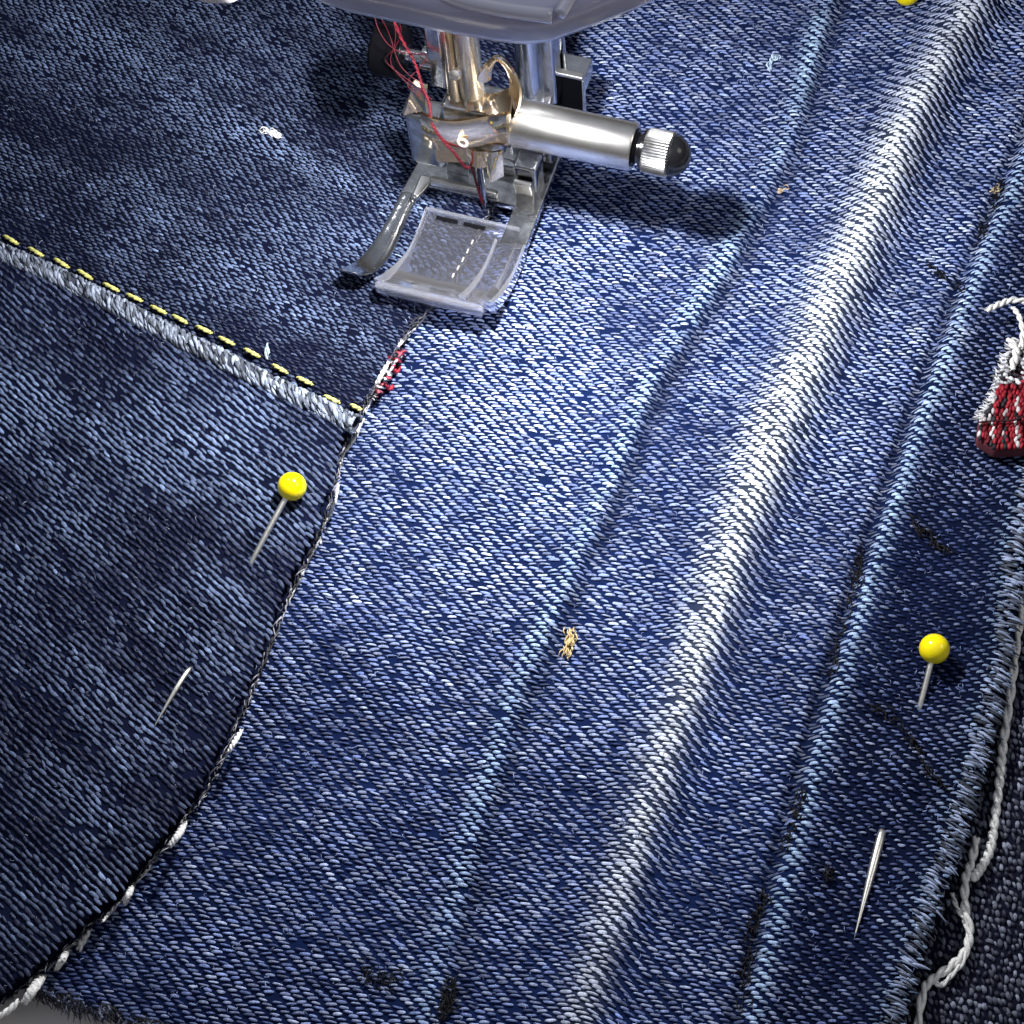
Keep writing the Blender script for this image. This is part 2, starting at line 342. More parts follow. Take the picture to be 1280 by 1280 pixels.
# ------------------------------------------------------------------ jeans leg on the left and the flap above the pocket edge
def ground_leg(X, Y): return np.tile([.003, .0048, .018], (len(X), 1))*(.6+.9*fbm(X, Y, 1.2, 70))[:, None]
cloth('woven_ground', 'leg', z_leg, ground_leg, leg)
cloth('pocket_layer', 'flap', z_flap, ground_leg, leg)
def leg_floats(name, kind, zf, angdeg, P, R, S, seed, at, extra=None):
    ang = wdir(*at, angdeg); X, Y = lattice(ang, P, R, S)
    o1 = fbm(X, Y, .9, seed)-.5; o2 = fbm(X, Y, 1.1, seed+5)-.5; X = X+.10*o1; Y = Y+.10*o2
    k = region(kind, X, Y) & (rng.random(len(X)) > .04)
    if extra is not None: k &= extra(X, Y)
    X, Y = X[k], Y[k]; n = len(X); X += rng.normal(0, .006, n); Y += rng.normal(0, .005, n)
    nz = fbm(X, Y, .7, seed+9); nz2 = fbm(X*.55+Y*.45, (Y-X*.6)*1.6, 1.5, seed+13); sa = wdir(*at, 30); al = X*math.cos(sa)+Y*math.sin(sa); ac = -X*math.sin(sa)+Y*math.cos(sa); ac = ac+.25*fbm(X, Y, 1.5, seed+21); streak = .6*vnoise(al*.22, ac, .30, seed+17)+.4*vnoise(al*.12, ac, .75, seed+18)
    t = (.29 if kind == 'leg' else .30)+.09*rng.normal(0, 1, n)+.45*(nz-.5)+.6*(nz2-.5)+.75*(streak-.5)
    sp = rng.random(n) < .05; t[sp] += .5*rng.random(sp.sum())
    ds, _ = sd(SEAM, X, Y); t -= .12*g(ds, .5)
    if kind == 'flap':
        db, _ = sdist(BEND1, X, Y); dp, _ = sdist(POCK, X, Y); t += .40*g(db-.05, .13)*(.5+nz)+.2*g(db-.3, .5)-.26*g(db+.42, .34)-.15*g(dp-.2, .2)  # highlight along the bend and shade below it put into the tone
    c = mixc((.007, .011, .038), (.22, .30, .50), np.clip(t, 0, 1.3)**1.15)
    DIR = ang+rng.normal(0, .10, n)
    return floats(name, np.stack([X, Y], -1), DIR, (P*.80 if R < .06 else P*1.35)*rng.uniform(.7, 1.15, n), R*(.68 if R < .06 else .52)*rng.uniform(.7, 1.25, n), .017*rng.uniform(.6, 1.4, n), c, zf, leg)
notflap = lambda X, Y: sdist(POCK, X, Y)[0] < -.09
leg_floats('yarn_floats', 'leg', z_leg, 25, .106, .035, -.044, 80, (200, 850), notflap)
leg_floats('pocket_yarn_floats', 'flap', z_flap, 37, .080, .062, .034, 100, (200, 150))

# under layer
cloth('woven_ground', 'under', z_under, lambda X, Y: np.tile([.006, .007, .018], (len(X), 1)), under, .08)
ang = wdir(1220, 1180, 70); X, Y = lattice(ang, .085, .046, .026); k = region('under', X, Y) & (sd(EDGE, X, Y)[0] > -.25); X, Y = X[k], Y[k]; n = len(X)
X = X+rng.normal(0, .01, n); Y = Y+rng.normal(0, .01, n); t = .22+.2*rng.normal(0, 1, n); t[rng.random(n) < .06] += .5
floats('yarn_floats', np.stack([X, Y], -1), ang+rng.normal(0, .25, n), .075*rng.uniform(.6, 1.2, n), .036*rng.uniform(.6, 1.3, n), .025*rng.uniform(.6, 1.3, n),
       mixc((.012, .014, .03), (.30, .33, .42), t), z_under, under)

# ------------------------------------------------------------------ fuzz
def fuzz(name, n, kind, zf, parent, col, ln=.12, where=None, lift=.05):
    X = rng.uniform(XMIN, XMAX, n*3); Y = rng.uniform(YMIN, YMAX, n*3); k = region(kind, X, Y)
    if where is not None: k &= where(X, Y)
    X, Y = X[k][:n], Y[k][:n]; n = len(X); a = rng.uniform(0, 2*np.pi, n); cv = rng.normal(0, 1.2, n); L = ln*rng.uniform(.4, 1.4, n); s = np.linspace(-.5, .5, 5)
    th = a[:, None]+cv[:, None]*s[None]*2; dx = np.cumsum(np.cos(th)*L[:, None]/5, 1); dy = np.cumsum(np.sin(th)*L[:, None]/5, 1)
    PX, PY = X[:, None]+dx, Y[:, None]+dy; PZ = zf(PX, PY)+.02+lift*rng.random((n, 1))*(1-4*s[None]**2)
    wv = .0022*rng.uniform(.6, 1.5, n); sx_, sy_ = -np.sin(th)*wv[:, None], np.cos(th)*wv[:, None]
    A = np.stack([PX+sx_, PY+sy_, PZ], -1); B = np.stack([PX-sx_, PY-sy_, PZ], -1); T_ = np.stack([PX, PY, PZ+wv[:, None]*1.6], -1)
    V = np.stack([A, T_, B], 2).reshape(-1, 3); i = np.arange(4)
    q = np.vstack([np.stack([i*3, i*3+1, i*3+4, i*3+3], -1), np.stack([i*3+1, i*3+2, i*3+5, i*3+4], -1)])
    F = (np.arange(n)[:, None, None]*15+q[None]).reshape(-1, 4)
    c = np.array(col)[None]*rng.uniform(.4, 1.2, n)[:, None]
    return tag(mesh_obj(name, V, F, M['thread'], parent, np.repeat(c, 15, axis=0)), kind='stuff')
fuzz('lint_fibres', 2600, 'leg', z_leg, leg, (.25, .29, .4), .055, notflap)
fuzz('pocket_lint_fibres', 2200, 'flap', z_flap, leg, (.25, .29, .4), .055)
fuzz('lint_fibres', 4200, 'patch', z_patch, patch, (.32, .40, .68), .055)

# ------------------------------------------------------------------ strand bundles (fraying, loose thread, edge fringe)
def zat(zf, p): return float(zf(np.array([p[0]]), np.array([p[1]]))[0])
def bundle(name, paths, radii, cols, parent, k=6, kind=None):
    Vs, Fs, Cs, o = [], [], [], 0
    for P, R, c in zip(paths, radii, cols):
        V, F, caps = tube_arrays(P, R, k); Vs.append(V); Fs.append(F+o); Cs.append(np.tile(c, (len(V), 1))); o += len(V)
    ob = mesh_obj(name, np.vstack(Vs), np.vstack(Fs), M['thread'], parent, np.vstack(Cs))
    if kind: tag(ob, kind=kind)
    return ob
def ply(path, r, plies=2, pitch=.22, n=None, wob=0.):
    """strands twisted round a path"""
    L = np.linalg.norm(np.diff(path, axis=0), axis=1).sum(); n = n or max(12, int(L/.025)); P = catmull(path, n); T, S, U = frames(P)
    if wob: P = P+rng.normal(0, wob, (n, 1))*S
    s = np.linspace(0, L, n)[:, None]; out = []
    for q in range(plies):
        a = 2*np.pi*(s/pitch+q/plies); out.append(P+r*.62*(np.cos(a)*S+np.sin(a)*U))
    return out
def on(zf, pts, h): return np.array([[*(W(x, y)[:2]), zat(zf, W(x, y))+h] for x, y in pts])
def zmax(p):
    """height of the topmost cloth at a plane point"""
    X, Y = np.array([p[0]]), np.array([p[1]]); z = -9
    for kd, f_ in (('patch', z_patch), ('leg', z_leg), ('flap', z_flap), ('under', z_under)):
        if region(kd, X, Y)[0]: z = max(z, float(f_(X, Y)[0]))
    return z if z > -9 else -.5
def ont(pts, h):
    """lies on the topmost cloth; the plane point is the one seen at that pixel once its height is counted"""
    out = []
    for i, (x, y) in enumerate(pts):
        hh = h[i] if hasattr(h, '__len__') else h; p = W(x, y); z = 0
        for _ in range(4): z = zmax(p); p = W(x, y, z+hh)
        out.append([p[0], p[1], z+hh])
    return np.array(out)
WHITE = (.80, .79, .76)
def thread_thing(name, label, cat, pts, h, r, col, plies=2, pitch=.2, wob=0., group=None):
    P = ont(pts, h); st = ply(P, r, plies, pitch, wob=wob)
    c0 = P.mean(0); e = bundle(name, st, [r*.72*np.concatenate([[.5], np.ones(len(s)-2), [.5]]) for s in st], [col]*len(st), None)
    return tag(e, label, cat, group)

# pocket edge: corded hem of the leg
PC = catmull(np.column_stack([POCK[:, :2], [zat(z_flap, p) for p in POCK]]), 260)
PC = np.array([[p[0], p[1], zat(z_flap, p)-.03] for p in PC])
cordR = .078
V, F, _ = tube_arrays(PC, cordR, 12)
cord = mesh_obj('corded_pocket_edge', V, F, M['ground'], leg, np.tile([.05, .055, .08], (len(V), 1)))
T, S, U = frames(PC); L = np.concatenate([[0], np.cumsum(np.linalg.norm(np.diff(PC, axis=0), axis=1))])
paths, rad, cl = [], [], []
for s0 in np.arange(0, L[-1], .030):
    for q in range(5):
        s = s0+q*.013+random.uniform(-.012, .012); a0 = random.uniform(-1.9, 1.9); ln = random.uniform(.06, .14)
        tt = np.linspace(0, 1, 6); ss = np.clip(s+tt*ln, 0, L[-1]-1e-4); aa = a0+(tt-.5)*random.uniform(.5, 1.5)
        Cn = np.stack([np.interp(ss, L, PC[:, j]) for j in range(3)], -1); Sn = np.stack([np.interp(ss, L, S[:, j]) for j in range(3)], -1); Un = np.stack([np.interp(ss, L, U[:, j]) for j in range(3)], -1)
        rr = cordR+.006+.008*np.sin(np.pi*tt)+random.uniform(0, .006)
        paths.append(Cn+rr[:, None]*(np.sin(aa)[:, None]*Sn+np.cos(aa)[:, None]*Un)); rad.append(np.array([.004, .015, .020, .020, .015, .004])*random.uniform(.6, 1.25))
        b = random.uniform(.15, 1.0)**1.3; cl.append(np.array([.42, .48, .60])*b)
bundle('cord_yarns', paths, rad, cl, cord, 5, 'stuff')

# yellow top-stitches above the cord (each its own part)
YS = [(-24, 290), (6, 297), (37, 312), (69, 326), (98, 340), (131, 356), (160, 369), (190, 384), (217, 396), (247, 409), (275, 423), (307, 438), (342, 458), (373, 473), (407, 496), (437, 506)]
for i, (x, y) in enumerate(YS):
    ln = 21 if i < len(YS)-1 else 14; a = math.radians(28+random.uniform(-4, 4)); q = []
    for t_ in (-.5, -.3, 0, .3, .5):
        q.append((x+8+t_*ln*math.cos(a), y+3+t_*ln*math.sin(a)))
    P = ont(q, [-.01, .045, .06, .045, -.01]); st = ply(P, .014, 2, .16, n=22)
    bundle('stitch', st, [.019*np.sin(np.linspace(.25, math.pi-.25, 22))**.4]*2, [(.78, .74, .22), (.62, .60, .20)], leg)

# seam edge of the leg: raw edge yarns, white thread bits
def seam_at(s):  # s in cm from the top
    Ls = np.concatenate([[0], np.cumsum(np.linalg.norm(np.diff(SEAM, axis=0), axis=1))]); return np.array([np.interp(s, Ls, SEAM[:, j]) for j in range(3)]), Ls
Ls = seam_at(0)[1]; paths, rad, cl = [], [], []
for s in np.arange(5.0, Ls[-1], .06):
    p = seam_at(s)[0]; q = seam_at(min(s+.1, Ls[-1]))[0]; d = (q-p)/(np.linalg.norm(q-p)+1e-9); nrm = np.array([-d[1], d[0], 0])
    for _ in range(2):
        o_ = random.uniform(-.025, .025); ln = random.uniform(.04, .13); sk = random.uniform(-.6, .6); b0 = p+nrm*o_
        t_ = np.linspace(0, 1, 5)[:, None]; P = b0+d*(t_*ln)+nrm*(sk*ln*(t_-.5))+np.array([0, 0, 1.])*np.sin(t_*np.pi)*.02
        P[:, 2] += zat(z_leg, p)+random.uniform(-.02, .012); paths.append(P); rad.append(np.array([.003, .006, .007, .006, .003])*random.uniform(.7, 1.2))
        cl.append(np.array([.42, .42, .46])*random.choice([.08, .15, .3, .9]))
bundle('raw_edge_yarns', paths, rad, cl, leg, 5, 'stuff')
def white_bit(pts, r, col=WHITE, name='seam_thread', h=.03):
    r *= .72; P = ont(pts, h); st = ply(P, r, 2, .14, n=24)
    prof = .25+.75*np.sin(np.linspace(.1, math.pi-.1, 24))**.6
    return bundle(name, st, [r*prof]*2, [col, tuple(np.array(col)*.85)], leg)
for pts, r in [([(456, 523), (449, 534), (446, 545)], .018), ([(448, 540), (438, 556), (430, 566)], .020), ([(431, 562), (426, 575), (423, 590)], .022), ([(424, 588), (422, 610), (419, 628)], .017), ([(419, 628), (412, 645), (404, 655)], .020), ([(405, 655), (399, 668), (401, 680)], .018), ([(398, 678), (390, 690), (384, 702)], .020), ([(386, 700), (378, 716), (372, 730)], .016),
               ([(370, 735), (360, 752), (352, 766)], .014), ([(348, 778), (340, 795), (334, 812)], .012), ([(330, 824), (322, 845), (316, 862)], .010), ([(302, 912), (294, 926), (286, 940)], .026), ([(288, 935), (280, 948), (274, 960)], .013), ([(262, 982), (255, 992), (246, 998)], .016),
               ([(232, 1026), (224, 1042), (212, 1058)], .034), ([(190, 1078), (180, 1092), (166, 1106)], .018), ([(166, 1106), (161, 1118), (156, 1130)], .030), ([(148, 1128), (138, 1140), (128, 1152)], .016), ([(112, 1160), (105, 1172), (98, 1188)], .036), ([(84, 1188), (78, 1200), (70, 1212)], .032), ([(54, 1220), (42, 1236), (30, 1254)], .045), ([(24, 1250), (12, 1262), (-4, 1272)], .030),
               ([(533, 395), (524, 404), (514, 416)], .013), ([(512, 418), (500, 430), (496, 440)], .018), ([(500, 436), (488, 452), (478, 470)], .024), ([(486, 452), (474, 474), (466, 494)], .026), ([(470, 486), (462, 502), (456, 516)], .020)]:
    white_bit(pts, r)
for pts, r in [([(486, 446), (492, 452), (498, 449)], .024), ([(489, 460), (496, 464), (500, 458)], .024), ([(480, 478), (487, 486), (492, 482)], .022)]:
    white_bit(pts, r, (.50, .035, .06), 'red_seam_thread')

paths, rad, cl = [], [], []
for q in range(46):  # bar tack of red and white thread over the pocket corner
    u = q/45; x = 505-40*u+random.uniform(-3, 3); y = 436+62*u+random.uniform(-2, 2); a = random.choice([.35, .5, 2.3, 2.5])+random.uniform(-.2, .2); l = random.uniform(7, 13)
    P = ont([(x-l/2*math.cos(a), y-l/2*math.sin(a)), (x, y), (x+l/2*math.cos(a), y+l/2*math.sin(a))], [.005, .035, .005]); paths.append(catmull(P, 7))
    rad.append(.013*np.array([.4, .9, 1, 1, 1, .9, .4])*random.uniform(.7, 1.2)); cl.append(np.array(random.choice([(.62, .60, .62), (.62, .60, .62), (.03, .03, .05), (.45, .06, .09), (.40, .10, .13)])))
bundle('bar_tack', paths, rad, cl, leg, 6, 'stuff')
# frayed hem of the patch along its right edge (pale yarn ends)
Le = np.concatenate([[0], np.cumsum(np.linalg.norm(np.diff(EDGE, axis=0), axis=1))]); paths, rad, cl = [], [], []
for s in np.arange(.6, Le[-1], .034):
    p = np.array([np.interp(s, Le, EDGE[:, j]) for j in range(3)]); q = np.array([np.interp(s+.1, Le, EDGE[:, j]) for j in range(3)]); d = (q-p)/(np.linalg.norm(q-p)+1e-9); nrm = np.array([-d[1], d[0], 0])
    if nrm[0] < 0: nrm = -nrm
    for _ in range(2):
        ln = random.uniform(.09, .20); t_ = np.linspace(0, 1, 6)[:, None]; sk = random.uniform(-.1, .5)
        P = p-nrm*random.uniform(.10, .24)+nrm*(t_*ln)+d*(sk*ln*t_); P[:, 2] = [zat(z_patch, v) for v in P]; P[:, 2] += .012*np.sin(t_[:, 0]*np.pi)+.006
        paths.append(P); rad.append(np.array([.004, .013, .016, .014, .010, .003])*random.uniform(.6, 1.15)); cl.append(np.array([.36, .43, .62])*random.choice([.08, .2, .5, .9]))
bundle('frayed_hem_yarns', paths, rad, cl, patch, 5, 'stuff')
# lower-left cut edge of the patch: dark fluffy ends
paths, rad, cl = [], [], []
for _ in range(520):
    x = random.uniform(30, 270); y = 1238+.32*(x-60)+random.uniform(-8, 7); a = random.uniform(.3, 2.6); ln = random.uniform(8, 20)
    pts = [(x, y), (x+ln*.5*math.cos(a)+random.uniform(-3, 3), y+ln*.5*math.sin(a)), (x+ln*math.cos(a), y+ln*math.sin(a))]
    P = np.array([W(u, v) for u, v in pts]); z = zat(z_patch, W(x, 1230)); P[:, 2] = [z, z-.03, z-.12]
    paths.append(catmull(P, 6)); rad.append(np.array([.008, .008, .007, .006, .005, .003])); cl.append(np.array([.05, .055, .08])*random.choice([.3, .6, 1, 4]))
bundle('cut_edge_yarns', paths, rad, cl, patch, 4, 'stuff')

# black thread remnants lying in the patch
def tangle(name, label, pts, spread, n, r=.0055, col=(.0025, .0025, .004), cat='thread', group='black thread remnants on the denim', ln=16, h=.035):
    paths, rad, cl = [], [], []; B = catmull(np.array([(x, y, 0) for x, y in pts]), 40)[:, :2]
    for _ in range(n):
        c = B[random.randrange(40)]; a = random.uniform(0, 6.28) if (random.random() < .5 and cat == 'thread') else math.atan2(pts[-1][1]-pts[0][1], pts[-1][0]-pts[0][0])+random.uniform(-.5, .5)
        x, y = c+np.random.default_rng(random.randrange(10**6)).normal(0, spread, 2); l = random.uniform(.5, 1)*ln; bend = random.uniform(-.35, .35)*l
        q = [(x-l/2*math.cos(a), y-l/2*math.sin(a)), (x-bend*math.sin(a), y+bend*math.cos(a)), (x+l/2*math.cos(a), y+l/2*math.sin(a))]
        hh = random.uniform(.005, h); P = ont(q, [hh-.015, hh+.01, hh-.015]); paths.append(catmull(P, 7)); rad.append(r*np.array([.3, .9, 1, 1, 1, .9, .3])*random.uniform(.7, 1.3)); cl.append(col)
    return tag(bundle(name, paths, rad, cl, None, 5), label, cat, group)
tangle('thread_remnant', 'curled black thread remnant below the right yellow-headed pin', [(1092, 884), (1115, 900), (1140, 925), (1155, 955), (1180, 985)], 2.5, 60)
tangle('thread_remnant', 'small dark fuzzy thread tuft above the right yellow-headed pin', [(1140, 650), (1160, 668), (1185, 690)], 4, 46)
tangle('thread_remnant', 'short black thread crossing toward the right seam ridge at upper right', [(1160, 330), (1180, 345), (1204, 362)], 2, 30)
tangle('thread_remnant', 'black stitching remnant in the right seam groove, upper length beside the right pin', [(1078, 690), (1066, 740), (1050, 800), (1040, 840)], 3.2, 80)
tangle('thread_remnant', 'black stitching remnant in the right seam groove left of the long bare pin shaft', [(1003, 985), (994, 1020), (980, 1060)], 3.5, 56)
tangle('thread_remnant', 'black stitching remnant at the bottom end of the right seam groove', [(958, 1118), (945, 1150), (936, 1200), (930, 1262)], 4.5, 90)
tangle('thread_remnant', 'black stitching remnant in the right seam groove beneath the tan speck at upper right', [(1250, 232), (1240, 262), (1222, 300)], 2.5, 46)
tangle('thread_remnant', 'black fuzzy thread clump at the bottom end of the left seam ridge', [(566, 1228), (560, 1248), (556, 1270)], 6, 90)
tangle('thread_remnant', 'faint dark thread clump left of the bottom end of the left seam ridge', [(455, 1215), (480, 1225), (500, 1215)], 7, 40)
tangle('thread_remnant', 'tiny black thread knot left of the long bare pin shaft', [(1034, 1088), (1038, 1096)], 3, 18)
tangle('lint_tuft', 'tan fluff tuft lying on the left seam ridge', [(716, 788), (712, 800), (708, 818)], 3.2, 60, .006, (.62, .46, .22), 'lint', None, 12, .06)
tangle('lint_tuft', 'tan speck beside the knob shadow on the left seam ridge', [(972, 238), (984, 236)], 1.6, 16, .006, (.60, .48, .33), 'lint', None, 8)
tangle('lint_tuft', 'tan speck in the right seam groove near the upper right corner', [(1242, 238), (1248, 236)], 2, 16, .006, (.62, .50, .30), 'lint', None, 7)
tangle('lint_tuft', 'white fluff speck on the dark denim left of the presser foot', [(328, 163), (338, 166), (347, 170)], 1.8, 34, .008, (.85, .85, .85), 'lint', None, 12, .05)
tangle('lint_tuft', 'pale blue curled lint right of the clamp screw near the top', [(972, 70), (964, 76), (963, 86)], 1.2, 20, .008, (.5, .64, .78), 'lint', None, 10, .05)
tangle('lint_tuft', 'pale blue lint bit caught on the yellow stitching', [(333, 432), (334, 444)], 1.6, 20, .009, (.5, .62, .72), 'lint', None, 9, .05)

# ------------------------------------------------------------------ loose white threads and the red and white frayed trim at the right
thread_thing('white_thread', 'long thick white thread running down beside the frayed right edge of the blue panel', 'thread', [(1290, 700), (1274, 780), (1264, 860), (1254, 930), (1250, 970), (1244, 1020), (1238, 1060), (1226, 1085), (1215, 1100)], .06, .036, WHITE, 2, .3)
thread_thing('white_thread', 'white thread looping down into the bottom edge of the picture', 'thread', [(1221, 1046), (1214, 1078), (1207, 1098), (1206, 1130), (1212, 1165), (1206, 1190), (1188, 1208), (1166, 1224), (1154, 1240), (1146, 1290), (1140, 1330)], [.03, .05, .07, .08, .08, .08, .07, .06, .05, .05, .05], .034, WHITE, 2, .3)
thread_thing('white_thread', 'short thin white thread joining the looped white thread at the gap', 'thread', [(1190, 1116), (1196, 1134), (1206, 1152), (1211, 1176), (1205, 1200), (1190, 1218), (1176, 1232), (1168, 1226)], [.03, .06, .1, .1, .09, .07, .06, .05], .020, WHITE, 2, .22)
TRZ = .16
trim = empty('frayed_trim', (0, 0, 0)); tag(trim, 'scrap of red and white woven trim with frayed end at the right edge', 'trim')
tp = [(1222, 548), (1224, 524), (1240, 505), (1250, 470), (1262, 440), (1275, 425), (1310, 415), (1330, 560), (1285, 560), (1245, 562)]
c3 = [W(x, y, .05+TRZ) for x, y in tp]
prism('trim_base', [(p[0], p[1]) for p in c3], .02, TRZ+.03, mat('trim_ground', (.10, .015, .025), .9), trim, .03)
paths, rad, cl = [], [], []
def inside(x, y):
    r_ = False; j = len(tp)-1
    for i in range(len(tp)):
        if (tp[i][1] > y) != (tp[j][1] > y) and x < (tp[j][0]-tp[i][0])*(y-tp[i][1])/(tp[j][1]-tp[i][1])+tp[i][0]: r_ = not r_
        j = i
    return r_
for row, yy in enumerate(np.arange(418, 566, 5.6)):
    for q, xx in enumerate(np.arange(1218, 1330, 5.2)):
        x = xx+(row % 2)*3+random.uniform(-1.6, 1.6); y = yy+random.uniform(-2, 2)+(xx-1250)*-.05
        if not inside(x, y): continue
        red = (yy > 482+(xx-1250)*-.1) and not (q % 3 == 1 and yy > 500 or (yy < 530 and x < 1240))
        dark = (not red) and random.random() < .42
        c = (.32, .014, .028) if red else ((.03, .03, .04) if dark else (.72, .66, .66) if yy > 490 else (.72, .72, .75))
        l = 9 if yy > 480 else 7.5; tilt = (.15 if yy > 480 else -1.1)+random.uniform(-.3, .3); hz = TRZ+.035
        P = np.array([W(x+(t_*l)*math.sin(tilt)*-1, y+t_*l*math.cos(tilt), hz+.035*(1-4*t_*t_)) for t_ in np.linspace(-.5, .5, 7)])
        paths.append(P); rad.append(np.array([.005, .016, .020, .021, .020, .016, .005])*random.uniform(.6, 1.15)); cl.append(np.array(c)*random.uniform(.35, 1.15))
bundle('trim_yarns', paths, rad, cl, trim, 7, 'stuff')
paths, rad, cl = [], [], []
for _ in range(150):  # frayed white ends along its left and upper border
    i = random.choice([1, 2, 3, 4]); u = random.random(); x = tp[i][0]*(1-u)+tp[i+1][0]*u; y = tp[i][1]*(1-u)+tp[i+1][1]*u; a = random.uniform(2.2, 4.4); l = random.uniform(5, 13)
    P = catmull(np.array([W(x+3, y, TRZ+.05), W(x+l*.5*math.cos(a), y+l*.5*math.sin(a)+random.uniform(-2, 2), TRZ+.07), W(x+l*math.cos(a), y+l*math.sin(a), TRZ+random.uniform(-.03, .06))]), 6)
    paths.append(P); rad.append(np.array([.012, .012, .010, .009, .007, .003])*random.uniform(.5, 1.2)); cl.append(np.array([.75, .75, .77])*random.choice([.3, .8, 1]))
bundle('frayed_ends', paths, rad, cl, trim, 5, 'stuff')
for pts, r in [([(1233, 388), (1250, 380), (1268, 375), (1300, 380)], .030), ([(1266, 384), (1274, 396), (1278, 415), (1276, 436)], .024), ([(1262, 424), (1270, 440), (1264, 462)], .036)]:
    P = np.array([W(x, y, TRZ+.10) for x, y in pts]); st = ply(P, r, 2, .2)
    bundle('frayed_thread', st, [r*.7]*2, [WHITE]*2, trim)
P = np.array([W(x, y, TRZ+.13) for x, y in [(1222, 528), (1245, 526), (1268, 525), (1290, 516), (1320, 512)]]); tube('dark_thread', catmull(P, 30), .011, M['thread'], trim, 6, (.03, .008, .012))

# ------------------------------------------------------------------ pins
def pin(label, head, entry, out, tip, hh, group='yellow-headed pins', fat=.028):
    zH = zmax(W(*entry))+hh; H = W(head[0], head[1], zH); e = empty('dressmaker_pin', H); tag(e, label, 'pin', group)
    bpy.context.view_layer.update()
    k_ = 24; ph = [math.pi*i/20 for i in range(21)]
    V = []; R = .148
    for i, a in enumerate(ph):
        for j in range(k_):
            b = 2*math.pi*j/k_; V.append((R*math.sin(a)*math.cos(b), R*math.sin(a)*math.sin(b), R*math.cos(a)))
    Fs = [(i*k_+j, (i+1)*k_+j, (i+1)*k_+(j+1) % k_, i*k_+(j+1) % k_) for i in range(20) for j in range(k_)]
    me = pyobj('pin_head', V, Fs, M['head'], e, smooth=True)
    pts = [W(head[0], head[1], zH)]
    if entry: pe = ont([entry], .0)[0]; pts.append(pe)
    if out:
        po = ont([out], .015)[0]; pt = ont([tip], .01)[0]
        q1 = pe+(po-pe)*.2; q1[2] -= .13; q2 = pe+(po-pe)*.85; q2[2] -= .12; mid = (po+pt)/2; mid[2] += .015
        pts += [q1, q2, po, mid, pt]
    P = np.array(pts)-H; n_ = 60; Q = catmull(P, n_); rr = np.full(n_, .030); rr[-14:] = np.linspace(fat, .004, 14); rr[-26:-14] = fat
    tube('pin_shaft', Q, rr, M['pin'], e, 10); return e
pin('pin with round yellow head on the dark leg, left of the seam', (365, 608), (318, 696), (234, 840), (193, 908), .22)
pin('pin with round yellow head near the right edge of the blue panel', (1168, 811), (1151, 878), (1101, 1046), (1068, 1172), .20, fat=.042)
pin('pin whose yellow head is cut by the top edge of the picture', (1134, -9), (1150, -70), None, None, .20)

# ------------------------------------------------------------------ sewing machine (local frame: x right, y back, z up, origin at the needle point on the cloth)
mc = empty('sewing_machine', NEED, -PHI); tag(mc, 'sewing machine needle, clamp screw and chrome presser foot at the top', 'sewing machine')
def sub(name, parent): return None
# presser foot
foot = prism('presser_foot', [(-.84, .98), (.62, .98), (.63, -.46), (.33, -.46), (.33, .06), (-.66, .06), (-.70, -.02), (-.74, -.10), (-.95, -.10)], .10, .21, M['dsteel'], mc, .018)
# left toe: strip curving up
ys = np.array([-.08, -.25, -.45, -.65, -.85, -1.02, -1.16, -1.28, -1.38, -1.44]); xl = np.array([-.95, -.96, -.975, -1.0, -1.03, -1.07, -1.11, -1.15, -1.17, -1.16]); xr = np.array([-.74, -.76, -.77, -.77, -.77, -.79, -.82, -.85, -.88, -.92]); zt = np.array([.21, .205, .20, .195, .20, .225, .27, .34, .43, .50])
V, Fs = [], []
for i in range(len(ys)):
    th = .11; xm = (xl[i]+xr[i])/2; V += [(xl[i], ys[i], zt[i]-.005), (xl[i]*.75+xr[i]*.25, ys[i], zt[i]+.010), (xm, ys[i], zt[i]+.014), (xl[i]*.25+xr[i]*.75, ys[i], zt[i]+.006), (xr[i], ys[i], zt[i]-.02), (xr[i], ys[i]+.03, zt[i]-th-.03), (xl[i], ys[i]+.03, zt[i]-th-.03)]
for i in range(len(ys)-1):
    for j in range(7): Fs.append((i*7+j, i*7+(j+1) % 7, i*7+7+(j+1) % 7, i*7+7+j))
Fs += [tuple(range(7))[::-1], tuple(len(V)-7+j for j in range(7))]
pyobj('toe', V, Fs, M['chrome'], foot, bevel=.018)
box('slot_lip', -.66, .12, .065, .15, .205, .30, M['steel'], foot, .02, (math.radians(-20), 'X'))
prism('slot_corner', [(-.80, .16), (-.66, .16), (-.66, .02), (-.72, -.16), (-.80, -.14)], .205, .27, M['steel'], foot, .025)
box('cross_bar', -.46, .5, .42, .56, .20, .36, M['chrome'], foot, .04)
box('lug', -.55, -.28, .30, .48, .20, .48, M['chrome'], foot, .02)
box('lug', .27, .54, .27, .52, .20, .62, M['chrome'], foot, .03)
box('lug_face', .29, .50, .20, .268, .20, .46, M['steel'], foot, .02, (math.radians(12), 'X'))
# clear guide: curved tray with right rail
def tray(name, x0, x1, ys, zt, th, m, parent, bevel=.02, skew=0.):
    V, Fs = [], []
    for y, z in zip(ys, zt):
        k_ = skew*max(0, -y-.8)
        V += [(x0-k_, y, z), (x1-k_*.4, y, z), (x1-k_*.4, y, z-th), (x0-k_, y, z-th)]
    for i in range(len(ys)-1):
        for j in range(4): Fs.append((i*4+j, i*4+(j+1) % 4, i*4+4+(j+1) % 4, i*4+4+j))
    Fs += [(3, 2, 1, 0), tuple(len(V)-4+j for j in range(4))]
    return pyobj(name, V, Fs, m, parent, bevel=bevel)
cy = np.array([-.24, -.45, -.65, -.85, -1.05, -1.2, -1.32, -1.42]); cz = np.array([.20, .17, .165, .18, .22, .28, .35, .43])
guide = tray('clear_guide', -.58, .50, cy, cz, .10, M['clear'], foot, .02, .25)
